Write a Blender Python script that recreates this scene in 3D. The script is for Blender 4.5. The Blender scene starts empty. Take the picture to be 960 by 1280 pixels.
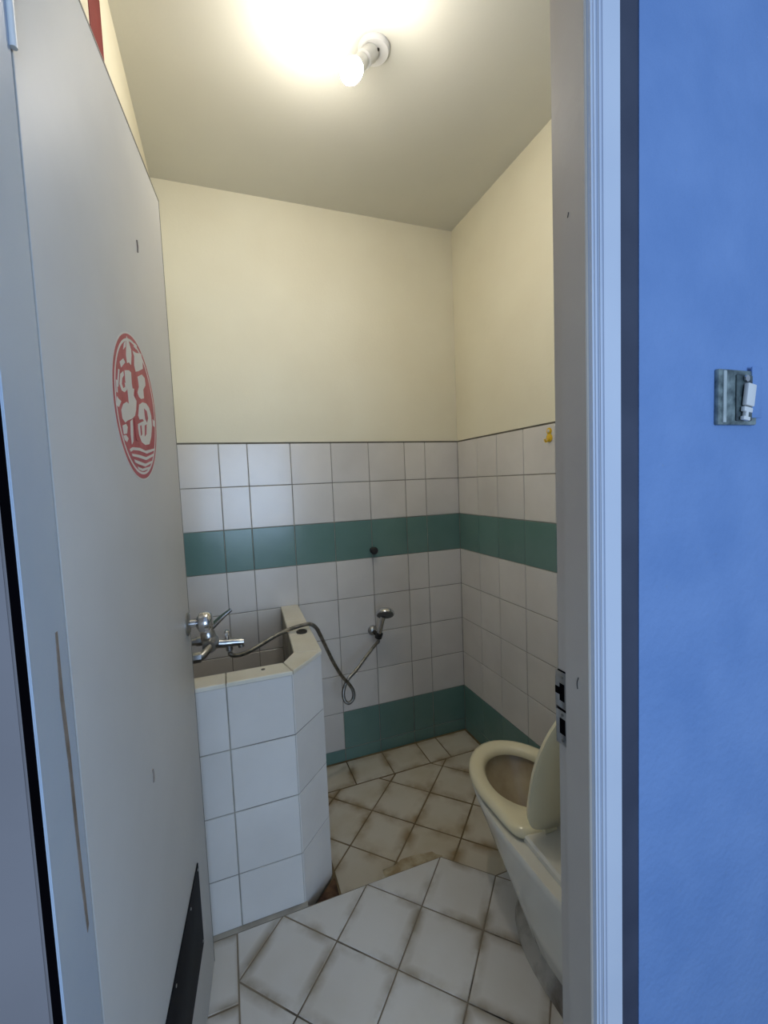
import bpy, bmesh, math, random
from mathutils import Vector, Matrix
random.seed(7)
scene = bpy.context.scene
COL = scene.collection

# ------------------------------------------------------------ camera, world, exposure
CAM_H = 1.459
F_PX = 541.96
YAW, PITCH, ROLL = 0.351137, -0.0703247, -0.0409609
def camera():
    cy, sy = math.cos(YAW), math.sin(YAW)
    f0 = Vector((sy, cy, 0)); r0 = Vector((cy, -sy, 0)); u0 = Vector((0, 0, 1))
    f = f0 * math.cos(PITCH) + u0 * math.sin(PITCH)
    u = u0 * math.cos(PITCH) - f0 * math.sin(PITCH)
    r = r0 * math.cos(ROLL) + u * math.sin(ROLL)
    u2 = u * math.cos(ROLL) - r0 * math.sin(ROLL)
    d = bpy.data.cameras.new('camera')
    d.sensor_fit = 'HORIZONTAL'; d.sensor_width = 36.0
    d.lens = F_PX / 960.0 * 36.0
    d.clip_start = 0.01; d.clip_end = 60
    o = bpy.data.objects.new('camera', d); COL.objects.link(o)
    o.matrix_world = Matrix(((r.x, u2.x, -f.x, 0), (r.y, u2.y, -f.y, 0), (r.z, u2.z, -f.z, CAM_H), (0, 0, 0, 1)))
    scene.camera = o
camera()
w = bpy.data.worlds.new('daylight'); scene.world = w; w.use_nodes = True
bg = w.node_tree.nodes['Background']
bg.inputs[0].default_value = (0.52, 0.70, 1.0, 1); bg.inputs[1].default_value = 0.48
# added area light for daylight from an unseen, unbuilt window well behind the camera
wl = bpy.data.lights.new('added_daylight', 'AREA'); wl.shape = 'RECTANGLE'; wl.size = 1.5; wl.size_y = 1.5
wl.energy = 58.0; wl.color = (0.52, 0.71, 1.0)
wo = bpy.data.objects.new('added_daylight', wl); COL.objects.link(wo)
wo.location = (0.55, -2.6, 1.45); wo.rotation_euler = (math.radians(90), 0, 0)
scene.view_settings.view_transform = 'Standard'; scene.view_settings.look = 'None'
scene.view_settings.exposure = 0.0; scene.view_settings.gamma = 1.0
scene.view_settings.use_curve_mapping = False
BULB_STRENGTH = 285.0

# ------------------------------------------------------------ main measures (metres)
D = 2.146                    # back wall
XR, XL = 1.239, -0.213       # right and left wall
ZC = 2.789                   # ceiling
ZN = 0.07                    # raised floor by the door
YI = 0.597                   # inner face of the door wall
HX, HY = -0.181, 0.591       # door hinge (visible face)
FX, FY = -0.1105, 1.30       # door free edge
ZT = 1.662                   # top of the wall tiles

# ------------------------------------------------------------ materials
def new_mat(name):
    m = bpy.data.materials.new(name); m.use_nodes = True
    nt = m.node_tree; b = nt.nodes['Principled BSDF']
    return m, nt, b
def lin(c):
    return tuple(((v / 255.0) / 12.92 if v / 255.0 <= 0.04045 else ((v / 255.0 + 0.055) / 1.055) ** 2.4) for v in c) + (1.0,)
def N(nt, t, **kw):
    n = nt.nodes.new(t)
    for k, v in kw.items(): setattr(n, k, v)
    return n
def noise_mat(name, c1, c2, scale=5.0, rough=0.5, bump=0.0, bump_scale=60.0, metallic=0.0, detail=4.0, lo=0.35, hi=0.65, spec=0.5, coat=0.0, coords='pos', per_object=0.0):
    m, nt, b = new_mat(name)
    if coords == 'pos':
        co = N(nt, 'ShaderNodeNewGeometry').outputs['Position']
    else:
        co = N(nt, 'ShaderNodeTexCoord').outputs['Object']
    nz = N(nt, 'ShaderNodeTexNoise'); nz.inputs['Scale'].default_value = scale; nz.inputs['Detail'].default_value = detail
    nt.links.new(co, nz.inputs['Vector'])
    r = N(nt, 'ShaderNodeValToRGB'); r.color_ramp.elements[0].position = lo; r.color_ramp.elements[1].position = hi
    r.color_ramp.elements[0].color = lin(c1); r.color_ramp.elements[1].color = lin(c2)
    nt.links.new(nz.outputs['Fac'], r.inputs['Fac'])
    out = r.outputs['Color']
    if per_object:
        oi = N(nt, 'ShaderNodeObjectInfo'); mr = N(nt, 'ShaderNodeMapRange')
        mr.inputs['To Min'].default_value = 1 - per_object; mr.inputs['To Max'].default_value = 1.0
        nt.links.new(oi.outputs['Random'], mr.inputs['Value'])
        mx = N(nt, 'ShaderNodeMix', data_type='RGBA', blend_type='MULTIPLY'); mx.inputs[0].default_value = 1.0
        nt.links.new(out, mx.inputs[6]); nt.links.new(mr.outputs[0], mx.inputs[7]); out = mx.outputs[2]
    nt.links.new(out, b.inputs['Base Color'])
    b.inputs['Roughness'].default_value = rough; b.inputs['Metallic'].default_value = metallic
    b.inputs['Specular IOR Level'].default_value = spec
    if coat:
        b.inputs['Coat Weight'].default_value = coat; b.inputs['Coat Roughness'].default_value = 0.08
    if bump:
        n2 = N(nt, 'ShaderNodeTexNoise'); n2.inputs['Scale'].default_value = bump_scale; n2.inputs['Detail'].default_value = 3
        nt.links.new(co, n2.inputs['Vector'])
        bp = N(nt, 'ShaderNodeBump'); bp.inputs['Strength'].default_value = bump; bp.inputs['Distance'].default_value = 0.01
        nt.links.new(n2.outputs['Fac'], bp.inputs['Height']); nt.links.new(bp.outputs['Normal'], b.inputs['Normal'])
    return m

M = {}
M['cream'] = noise_mat('cream_paint', (226, 218, 192), (232, 225, 200), 2.5, 0.75, 0.06, 120)
M['ceiling'] = noise_mat('ceiling_paint', (214, 212, 200), (220, 218, 206), 2.0, 0.8, 0.04, 90)
M['white_tile'] = noise_mat('white_wall_tile', (212, 207, 200), (224, 219, 212), 3.0, 0.22, 0.03, 14, per_object=0.06)
M['green_tile'] = noise_mat('green_wall_tile', (100, 132, 124), (107, 138, 130), 6.0, 0.2, 0.03, 14, per_object=0.07)
M['grout'] = noise_mat('wall_grout', (128, 122, 112), (165, 160, 148), 9.0, 0.9)
M['edge_grout'] = noise_mat('dark_edge_grout', (84, 80, 70), (112, 106, 94), 9.0, 0.9)
M['door_paint'] = noise_mat('door_paint', (196, 195, 192), (204, 203, 200), 3.0, 0.48, 0.03, 25, spec=0.4)
M['jamb_paint'] = noise_mat('jamb_paint', (182, 172, 160), (190, 181, 169), 4.0, 0.4, 0.05, 40)
M['casing_paint'] = noise_mat('casing_paint', (204, 212, 226), (212, 219, 231), 4.0, 0.4, 0.04, 40)
M['hinge_jamb'] = noise_mat('hinge_jamb_paint', (178, 194, 214), (190, 204, 220), 4.0, 0.45, 0.05, 40)
M['blue_wall'] = noise_mat('blue_wall_paint', (108, 142, 194), (122, 154, 204), 7.0, 0.7, 0.25, 70, detail=8, lo=0.3, hi=0.7)
M['casing_grey'] = noise_mat('casing_grey', (130, 126, 128), (138, 134, 136), 4.0, 0.5, 0.04, 40)
M['navy'] = noise_mat('dark_navy', (58, 64, 82), (66, 72, 90), 10.0, 0.6)
M['black'] = noise_mat('black_gap', (3, 2, 4), (6, 4, 8), 10.0, 0.95, spec=0.05)
M['chrome'] = noise_mat('chrome', (205, 205, 208), (222, 222, 224), 10.0, 0.16, metallic=1.0)
M['worn_chrome'] = noise_mat('worn_chrome', (150, 150, 150), (188, 187, 184), 30.0, 0.3, metallic=1.0)
M['hose_metal'] = noise_mat('hose_metal', (120, 118, 112), (165, 162, 155), 40.0, 0.35, metallic=1.0)
M['dark_rubber'] = noise_mat('dark_rubber', (22, 22, 22), (34, 33, 32), 20.0, 0.5)
M['dark_nozzle'] = noise_mat('nozzle_face', (88, 86, 82), (104, 102, 97), 60.0, 0.45)
M['ceramic'] = noise_mat('cream_ceramic', (216, 208, 178), (224, 217, 190), 3.0, 0.12, coat=0.3)
M['ceramic_body'] = noise_mat('ceramic_body', (212, 207, 192), (220, 216, 203), 3.0, 0.14, coat=0.3)
M['bowl_inside'] = noise_mat('stained_bowl', (150, 132, 104), (192, 178, 148), 6.0, 0.2)
M['seat_plastic'] = noise_mat('seat_plastic', (222, 212, 176), (228, 219, 186), 3.0, 0.2)
M['pedestal'] = noise_mat('pedestal_grime', (112, 100, 86), (182, 176, 164), 14.0, 0.5, lo=0.3, hi=0.6)
M['white_plastic'] = noise_mat('white_plastic', (226, 225, 222), (234, 233, 230), 6.0, 0.35)
M['red_ink'] = noise_mat('red_ink', (168, 50, 60), (190, 86, 94), 28.0, 0.45, lo=0.35, hi=0.7)
M['pale_ink'] = noise_mat('pale_ink', (205, 172, 170), (186, 110, 114), 60.0, 0.45, lo=0.4, hi=0.65)
M['sticker_white'] = noise_mat('sticker_white', (208, 204, 196), (216, 212, 205), 8.0, 0.4)
M['red_paper'] = noise_mat('red_paper', (104, 22, 22), (122, 30, 28), 6.0, 0.7)
M['kick'] = noise_mat('kick_plate', (14, 15, 19), (24, 25, 30), 8.0, 0.75, spec=0.2)
M['yellow'] = noise_mat('yellow_plastic', (222, 178, 30), (232, 190, 44), 6.0, 0.35)
M['switch_plate'] = noise_mat('grimy_plate', (66, 80, 82), (140, 154, 152), 55.0, 0.35, lo=0.35, hi=0.7)
M['switch_dark'] = noise_mat('switch_frame_grime', (46, 56, 60), (86, 100, 100), 60.0, 0.4)
M['edge_strip'] = noise_mat('door_edge_strip', (112, 108, 96), (134, 130, 118), 30.0, 0.6)
M['tape'] = noise_mat('clear_tape', (170, 180, 178), (196, 204, 202), 30.0, 0.25)
M['scratch'] = noise_mat('bare_wood', (120, 108, 98), (150, 140, 132), 40.0, 0.8)
M['mortar'] = noise_mat('mortar', (166, 146, 112), (194, 182, 154), 20.0, 0.9, 0.6, 60)
M['mud'] = noise_mat('mud_brown', (70, 48, 36), (112, 84, 62), 18.0, 0.9, 0.6, 60)

def tile_mat(name, base, stain, mark, edge_lo, stain_amt, rough):
    """ceramic tile with grime that creeps in from its own edges (object space)"""
    m, nt, b = new_mat(name)
    tc = N(nt, 'ShaderNodeTexCoord'); pos = N(nt, 'ShaderNodeNewGeometry').outputs['Position']
    sep = N(nt, 'ShaderNodeSeparateXYZ'); nt.links.new(tc.outputs['Object'], sep.inputs[0])
    ab = []
    for i in (0, 1):
        a = N(nt, 'ShaderNodeMath', operation='ABSOLUTE'); nt.links.new(sep.outputs[i], a.inputs[0]); ab.append(a)
    mx = N(nt, 'ShaderNodeMath', operation='MAXIMUM'); nt.links.new(ab[0].outputs[0], mx.inputs[0]); nt.links.new(ab[1].outputs[0], mx.inputs[1])
    mr = N(nt, 'ShaderNodeMapRange'); mr.inputs['From Min'].default_value = edge_lo; mr.inputs['From Max'].default_value = 0.1
    nt.links.new(mx.outputs[0], mr.inputs['Value'])
    n1 = N(nt, 'ShaderNodeTexNoise'); n1.inputs['Scale'].default_value = 9; n1.inputs['Detail'].default_value = 5; nt.links.new(pos, n1.inputs['Vector'])
    r1 = N(nt, 'ShaderNodeMapRange'); r1.inputs['From Min'].default_value = 0.40; r1.inputs['From Max'].default_value = 0.62
    nt.links.new(n1.outputs['Fac'], r1.inputs['Value'])
    mu = N(nt, 'ShaderNodeMath', operation='MULTIPLY'); nt.links.new(mr.outputs[0], mu.inputs[0]); nt.links.new(r1.outputs[0], mu.inputs[1])
    n2 = N(nt, 'ShaderNodeTexNoise'); n2.inputs['Scale'].default_value = 5; n2.inputs['Detail'].default_value = 6; nt.links.new(pos, n2.inputs['Vector'])
    r2 = N(nt, 'ShaderNodeMapRange'); r2.inputs['From Min'].default_value = 0.45; r2.inputs['From Max'].default_value = 0.8; r2.inputs['To Max'].default_value = stain_amt
    nt.links.new(n2.outputs['Fac'], r2.inputs['Value'])
    m1 = N(nt, 'ShaderNodeMix', data_type='RGBA'); m1.inputs[6].default_value = lin(base); m1.inputs[7].default_value = lin(stain)
    nt.links.new(r2.outputs[0], m1.inputs[0])
    m2 = N(nt, 'ShaderNodeMix', data_type='RGBA'); nt.links.new(m1.outputs[2], m2.inputs[6]); m2.inputs[7].default_value = lin(mark)
    nt.links.new(mu.outputs[0], m2.inputs[0])
    nt.links.new(m2.outputs[2], b.inputs['Base Color'])
    b.inputs['Roughness'].default_value = rough
    n3 = N(nt, 'ShaderNodeTexNoise'); n3.inputs['Scale'].default_value = 22; nt.links.new(pos, n3.inputs['Vector'])
    bp = N(nt, 'ShaderNodeBump'); bp.inputs['Strength'].default_value = 0.08; bp.inputs['Distance'].default_value = 0.01
    nt.links.new(n3.outputs['Fac'], bp.inputs['Height']); nt.links.new(bp.outputs['Normal'], b.inputs['Normal'])
    return m
M['near_tile'] = tile_mat('near_floor_tile', (208, 205, 199), (192, 185, 170), (144, 131, 110), 0.070, 0.5, 0.3)
M['far_tile'] = tile_mat('far_floor_tile', (204, 196, 178), (184, 170, 138), (144, 118, 78), 0.055, 0.9, 0.4)
M['rim_tile'] = noise_mat('tub_rim_tile', (214, 206, 186), (226, 220, 204), 7.0, 0.3, 0.05, 20)
M['near_grout'] = noise_mat('near_floor_grout', (38, 34, 30), (132, 120, 102), 4.0, 0.95, lo=0.36, hi=0.46)
M['far_grout'] = noise_mat('far_floor_grout', (108, 90, 62), (138, 122, 94), 7.0, 0.95)

# ------------------------------------------------------------ mesh helpers
def prop(o, label=None, cat=None, group=None, kind=None):
    if label: o['label'] = label
    if cat: o['category'] = cat
    if group: o['group'] = group
    if kind: o['kind'] = kind
    return o
def link_mesh(name, me, mat, parent=None, mw=None):
    o = bpy.data.objects.new(name, me); COL.objects.link(o)
    if mat is not None and not me.materials: me.materials.append(M[mat] if isinstance(mat, str) else mat)
    if mw is not None: o.matrix_basis = mw
    if parent is not None:
        o.parent = parent; o.matrix_parent_inverse = parent.matrix_basis.inverted()
        g = parent.parent
        if g is not None:
            o.matrix_parent_inverse = (g.matrix_basis.inverted() @ Matrix.Identity(4) if False else (parent_world(parent)).inverted())
    return o
def parent_world(o):
    if o.parent is None: return o.matrix_basis.copy()
    return parent_world(o.parent) @ o.matrix_parent_inverse @ o.matrix_basis
def bm_obj(name, bm, mat, parent=None, smooth=False, angle=40):
    bmesh.ops.recalc_face_normals(bm, faces=bm.faces)
    me = bpy.data.meshes.new(name)
    if smooth:
        for f in bm.faces: f.smooth = True
        lim = math.radians(angle)
        for e in bm.edges:
            if len(e.link_faces) == 2 and e.calc_face_angle(0) > lim: e.smooth = False
    bm.to_mesh(me); bm.free()
    return link_mesh(name, me, mat, parent)
def empty(name, loc):
    o = bpy.data.objects.new(name, None); COL.objects.link(o); o.matrix_basis = Matrix.Translation(loc)
    o.empty_display_size = 0.05
    return o
def add_box(bm, x0, x1, y0, y1, z0, z1, bev=0.0, mw=None, seg=2):
    r = bmesh.ops.create_cube(bm, size=1)
    vs = r['verts']
    bmesh.ops.scale(bm, vec=(x1 - x0, y1 - y0, z1 - z0), verts=vs)
    bmesh.ops.translate(bm, vec=((x0 + x1) / 2, (y0 + y1) / 2, (z0 + z1) / 2), verts=vs)
    if bev:
        es = list({e for v in vs for e in v.link_edges})
        rb = bmesh.ops.bevel(bm, geom=es, offset=bev, segments=seg, affect='EDGES', profile=0.5)
        vs = list({v for f in rb['faces'] for v in f.verts} | {v for v in vs if v.is_valid})
    if mw is not None: bmesh.ops.transform(bm, matrix=mw, verts=vs)
def box_obj(name, x0, x1, y0, y1, z0, z1, mat, parent=None, bev=0.0, mw=None):
    bm = bmesh.new(); add_box(bm, x0, x1, y0, y1, z0, z1, bev, mw)
    return bm_obj(name, bm, mat, parent, smooth=bool(bev))
def add_prism(bm, poly, z0, z1, bev=0.0):
    """vertical prism of a polygon (list of xy), top optionally bevelled (convex)"""
    n = len(poly)
    lo = [bm.verts.new((p[0], p[1], z0)) for p in poly]
    if bev:
        ins = inset(poly, bev)
        mid = [bm.verts.new((p[0], p[1], z1 - bev)) for p in poly]
        hi = [bm.verts.new((p[0], p[1], z1)) for p in ins]
        rings = [lo, mid, hi]
    else:
        hi = [bm.verts.new((p[0], p[1], z1)) for p in poly]; rings = [lo, hi]
    for a, b in zip(rings, rings[1:]):
        for i in range(n):
            bm.faces.new((a[i], a[(i + 1) % n], b[(i + 1) % n], b[i]))
    bm.faces.new(hi); bm.faces.new(lo[::-1])
def frame_to(p, axis, up=Vector((0, 0, 1))):
    z = Vector(axis).normalized()
    x = up.cross(z)
    if x.length < 1e-4: x = Vector((1, 0, 0))
    x.normalize(); y = z.cross(x)
    return Matrix(((x.x, y.x, z.x, p[0]), (x.y, y.y, z.y, p[1]), (x.z, y.z, z.z, p[2]), (0, 0, 0, 1)))
def add_lathe(bm, prof, mw, seg=24, cap=True):
    """prof: list of (radius, height) along local z"""
    rings = []
    for r, h in prof:
        if r < 1e-6: rings.append([bm.verts.new(mw @ Vector((0, 0, h)))])
        else: rings.append([bm.verts.new(mw @ Vector((r * math.cos(2 * math.pi * i / seg), r * math.sin(2 * math.pi * i / seg), h))) for i in range(seg)])
    for a, b in zip(rings, rings[1:]):
        for i in range(seg):
            j = (i + 1) % seg
            if len(a) == 1 and len(b) == 1: continue
            if len(a) == 1: bm.faces.new((a[0], b[i], b[j]))
            elif len(b) == 1: bm.faces.new((a[i], a[j], b[0]))
            else: bm.faces.new((a[i], a[j], b[j], b[i]))
    if cap:
        if len(rings[0]) > 1: bm.faces.new(rings[0][::-1])
        if len(rings[-1]) > 1: bm.faces.new(rings[-1])
def catmull(pts, n=8):
    pts = [Vector(p) for p in pts]; out = []
    P = [2 * pts[0] - pts[1]] + pts + [2 * pts[-1] - pts[-2]]
    for i in range(1, len(P) - 2):
        p0, p1, p2, p3 = P[i - 1:i + 3]
        for k in range(n):
            t = k / n
            out.append(0.5 * ((2 * p1) + (p2 - p0) * t + (2 * p0 - 5 * p1 + 4 * p2 - p3) * t * t + (3 * p1 - p0 - 3 * p2 + p3) * t ** 3))
    out.append(pts[-1]); return out
def add_tube(bm, path, rad, seg=10, ridge=0.0):
    path = [Vector(p) for p in path]
    rings = []; prev = None
    for i, p in enumerate(path):
        t = (path[min(i + 1, len(path) - 1)] - path[max(i - 1, 0)]).normalized()
        if prev is None:
            a = Vector((0, 0, 1)) if abs(t.z) < 0.9 else Vector((1, 0, 0))
            nx = (a - t * a.dot(t)).normalized()
        else: nx = (prev - t * prev.dot(t)).normalized()
        prev = nx; ny = t.cross(nx)
        r = rad(i / (len(path) - 1)) if callable(rad) else rad
        if ridge and i % 2: r *= (1 - ridge)
        rings.append([bm.verts.new(p + (nx * math.cos(2 * math.pi * k / seg) + ny * math.sin(2 * math.pi * k / seg)) * r) for k in range(seg)])
    for a, b in zip(rings, rings[1:]):
        for k in range(seg): bm.faces.new((a[k], a[(k + 1) % seg], b[(k + 1) % seg], b[k]))
    bm.faces.new(rings[0][::-1]); bm.faces.new(rings[-1])
def inset(poly, d):
    """offset a convex CCW polygon inwards by d"""
    n = len(poly); out = []
    for i in range(n):
        p0, p1, p2 = Vector(poly[i - 1]), Vector(poly[i]), Vector(poly[(i + 1) % n])
        e1 = (p1 - p0).normalized(); e2 = (p2 - p1).normalized()
        n1 = Vector((-e1.y, e1.x)); n2 = Vector((-e2.y, e2.x))
        k = 1 + n1.dot(n2)
        if k < 0.15: k = 0.15
        out.append(tuple(p1 + (n1 + n2) * (d / k)))
    return out
def area(poly):
    return 0.5 * sum(poly[i - 1][0] * poly[i][1] - poly[i][0] * poly[i - 1][1] for i in range(len(poly)))
def clip(poly, a, b, c):
    """keep a*x+b*y<=c"""
    out = []
    for i in range(len(poly)):
        p, q = poly[i - 1], poly[i]
        dp, dq = a * p[0] + b * p[1] - c, a * q[0] + b * q[1] - c
        if (dp <= 0) != (dq <= 0):
            t = dp / (dp - dq); out.append((p[0] + (q[0] - p[0]) * t, p[1] + (q[1] - p[1]) * t))
        if dq <= 0: out.append(q)
    res = []
    for p in out:
        if not res or (abs(p[0] - res[-1][0]) + abs(p[1] - res[-1][1])) > 1e-5: res.append(p)
    if len(res) > 1 and (abs(res[0][0] - res[-1][0]) + abs(res[0][1] - res[-1][1])) < 1e-5: res.pop()
    return res

TILE_CACHE = {}
def tile_mesh(wd, ht, mat, t=0.007, bev=0.0016):
    key = (round(wd, 4), round(ht, 4), mat, t)
    if key in TILE_CACHE: return TILE_CACHE[key]
    a, b = wd / 2, ht / 2
    vs = []
    for s, z in ((0, 0), (0, t - bev), (bev, t)):
        vs += [(-a + s, -b + s, z), (a - s, -b + s, z), (a - s, b - s, z), (-a + s, b - s, z)]
    fs = []
    for k in (0, 4):
        for i in range(4): fs.append((k + i, k + (i + 1) % 4, k + 4 + (i + 1) % 4, k + 4 + i))
    fs.append((8, 9, 10, 11)); fs.append((3, 2, 1, 0))
    me = bpy.data.meshes.new('tile'); me.from_pydata(vs, [], fs); me.materials.append(M[mat])
    TILE_CACHE[key] = me; return me
def put_tile(parent, name, origin, ux, uy, u0, u1, v0, v1, mat, gap=0.0035, t=0.007, jig=0.0025, lift=0.0):
    """tile covering u0..u1 x v0..v1 in the plane (origin, ux, uy)"""
    ux, uy = Vector(ux), Vector(uy); uz = ux.cross(uy)
    c = Vector(origin) + ux * (u0 + u1) / 2 + uy * (v0 + v1) / 2 + uz * lift
    me = tile_mesh(u1 - u0 - gap, v1 - v0 - gap, mat, t)
    R = Matrix((ux, uy, uz)).transposed() @ Matrix.Rotation(random.uniform(-jig, jig), 3, 'X') @ Matrix.Rotation(random.uniform(-jig, jig), 3, 'Y')
    return link_mesh(name, me, None, parent, Matrix.Translation(c) @ R.to_4x4())

# ------------------------------------------------------------ room shell
wall_back = prop(box_obj('wall_back', XL - 0.1, XR + 0.1, D + 0.0022, D + 0.12, -0.1, ZC + 0.05, 'grout'), 'cream plastered back wall tiled white and green below', 'wall', kind='structure')
box_obj('plaster', XL, XR, D - 0.001, D + 0.007, ZT + 0.006, ZC, 'cream', wall_back)
box_obj('joint', XL, XR, D + 0.0012, D + 0.007, ZT - 0.004, ZT + 0.006, 'edge_grout', wall_back)
wall_right = prop(box_obj('wall_right', XR + 0.0022, XR + 0.12, YI - 0.09, D + 0.1, -0.1, ZC + 0.05, 'grout'), 'cream right-hand wall with white tiles and a green band', 'wall', kind='structure')
box_obj('plaster', XR - 0.001, XR + 0.007, YI, D - 0.0015, ZT + 0.006, ZC, 'cream', wall_right)
box_obj('joint', XR + 0.0012, XR + 0.007, YI, D - 0.0015, ZT - 0.004, ZT + 0.006, 'edge_grout', wall_right)
wall_left = prop(box_obj('wall_left', XL - 0.12, XL - 0.0022, YI - 0.01, D + 0.1, -0.1, ZC + 0.05, 'grout'), 'cream left-hand wall behind the open door', 'wall', kind='structure')
box_obj('plaster', XL - 0.007, XL + 0.001, YI, D - 0.0015, ZT + 0.006, ZC, 'cream', wall_left)
ceiling = prop(box_obj('ceiling', XL - 0.12, XR + 0.12, YI - 0.09, D + 0.12, ZC, ZC + 0.1, 'ceiling'), 'plain off-white bathroom ceiling with a bare bulb', 'ceiling', kind='structure')

ROWS = [ZT - 0.2 * k for k in range(9)] + [-0.004]
GREEN_ROWS = (2, 7)
cols_back = [XL, -0.012, 0.114, 0.314, 0.515, 0.713, 0.915, 1.036, XR]
for r in range(9):
    z1, z0 = ROWS[r], ROWS[r + 1]
    for c in range(8):
        x0, x1 = cols_back[c], cols_back[c + 1]
        if x1 < 0.32 and z1 < 0.3: continue                     # inside the tub
        green = r == 2 or r == 8 or (r == 7 and x0 > 0.5)
        put_tile(wall_back, 'tile', (0, D + 0.006, 0), (1, 0, 0), (0, 0, 1), x0, x1, z0, z1, 'green_tile' if green else 'white_tile')
ycols = [D, 1.95, 1.778, 1.58, 1.383, 1.183, 0.983, 0.783, YI + 0.002]
for r in range(9):
    z1, z0 = ROWS[r], ROWS[r + 1]
    for c in range(8):
        y1, y0 = ycols[c], ycols[c + 1]
        zz0 = z0
        green = r in (2, 7, 8)
        if c > 3 and r == 8: continue
        put_tile(wall_right, 'tile', (XR + 0.006, 0, 0), (0, -1, 0), (0, 0, 1), -y1, -y0, zz0, z1, 'green_tile' if green else 'white_tile')
lcols = [D, 1.95, 1.75, 1.55, 1.35, 1.15, 0.95, 0.75, YI + 0.002]
for r in range(9):
    for c in range(8):
        if ROWS[r] < 0.3 : continue
        put_tile(wall_left, 'tile', (XL - 0.006, 0, 0), (0, 1, 0), (0, 0, 1), lcols[c + 1], lcols[c], ROWS[r + 1], ROWS[r], 'green_tile' if r == 2 else 'white_tile')

# ------------------------------------------------------------ floor: raised part by the door, lower part behind
def slab(poly, z0, z1, mat, name, parent=None):
    bm = bmesh.new(); add_prism(bm, poly, z0, z1); return bm_obj(name, bm, mat, parent)
YS = 1.3625
floor = prop(slab([(XL - 0.1, -2.2), (2.6, -2.2), (2.6, 0.5), (XR + 0.1, YI - 0.05), (XR + 0.1, D + 0.1), (XL - 0.1, D + 0.1)], -0.14, -0.0025, 'far_grout', 'floor'),
             'diagonal white tiled floor with a low step', 'floor', kind='structure')
near = slab([(XL, YI - 0.1), (XR, YI - 0.1), (XR, 1.222), (0.8075, 1.222), (0.667, YS), (XL, YS)], -0.006, ZN - 0.0022, 'near_grout', 'raised_floor', floor)
H2 = 0.1425
R45 = Matrix.Rotation(math.radians(45), 4, 'Z')
def diag_tile(cx, cy, clips, ztop, mat, gap, parent, jig, sink=0.0):
    sq = [(cx - H2, cy), (cx, cy - H2), (cx + H2, cy), (cx, cy + H2)]
    for a, b, c in clips:
        sq = clip(sq, a, b, c)
        if len(sq) < 3: return
    if abs(area(sq)) < 0.0006: return
    if area(sq) < 0: sq = sq[::-1]
    sq = inset(sq, gap / 2)
    if area(sq) < 0.0004: return
    inv = R45.inverted()
    loc = [inv @ Vector((p[0] - cx, p[1] - cy, 0)) for p in sq]
    key = ('d', mat, tuple((round(v.x, 4), round(v.y, 4)) for v in loc))
    if key not in TILE_CACHE:
        bm = bmesh.new(); add_prism(bm, [(v.x, v.y) for v in loc], -0.008, 0.0, 0.0015)
        bmesh.ops.recalc_face_normals(bm, faces=bm.faces)
        me = bpy.data.meshes.new('floor_tile'); bm.to_mesh(me); bm.free(); me.materials.append(M[mat]); TILE_CACHE[key] = me
    mw = Matrix.Translation((cx, cy, ztop + random.uniform(-sink, 0))) @ R45 @ Matrix.Rotation(random.uniform(-jig, jig), 4, 'X') @ Matrix.Rotation(random.uniform(-jig, jig), 4, 'Y')
    link_mesh('floor_tile', TILE_CACHE[key], None, parent, mw)
for i in range(-8, 12):
    for j in range(-8, 12):
        cx = 0.5225 + H2 + H2 * (i + j); cy = 1.22 + H2 * (i - j)
        if cy < 0.3 or cx > 1.5 or cx < -0.4: continue
        cl = [(-1, 0, 0.0475), (1, 0, XR - 0.002), (0, 1, YS), (0, -1, -(YI - 0.1))]
        if cx > 0.75 and cy > 1.25: continue
        if cx > 0.82: cl.append((0, 1, 1.22))
        diag_tile(cx, cy, cl, ZN, 'near_tile', 0.0042, near, 0.004, 0.001)
for k in range(6):                                              # straight border row along the door side
    y1 = YS - 0.2 * k; y0 = max(y1 - 0.2, YI - 0.1)
    if y1 - y0 < 0.03: continue
    put_tile(near, 'floor_tile', (0, 0, ZN - 0.008), (1, 0, 0), (0, 1, 0), XL + 0.002, -0.0475, y0 + 0.055 - 0.055, y1, 'near_tile', gap=0.005, t=0.008)
for i in range(-10, 12):
    for j in range(-10, 12):
        cx = 0.5315 + H2 + H2 * (i + j); cy = 1.7605 + H2 * (i - j)
        if cx < 0.1 or cx > 1.5 or cy < 1.1 or cy > 2.2: continue
        cl = [(-1, 0, -0.3), (1, 0, XR - 0.03), (0, 1, 1.948)]
        if cx < 0.74: cl.append((0, -1, -(YS + 0.012)))
        else: cl.append((-1, -1, -(0.667 + YS + 0.012)))
        diag_tile(cx, cy, cl, 0.0, 'far_tile', 0.006, floor, 0.006, 0.002)
bx_ = [0.31, 0.515, 0.713, 0.915, 1.036, XR - 0.01]
for a, b in zip(bx_, bx_[1:]):
    put_tile(floor, 'floor_tile', (0, 0, -0.008), (1, 0, 0), (0, 1, 0), a, b, 1.95, D - 0.012, 'far_tile', gap=0.006, t=0.008, jig=0.006)
box_obj('joint', XL + 0.002, 0.176, YS - 0.001, 1.384, 0.0, ZN - 0.0006, 'grout', near)
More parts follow.
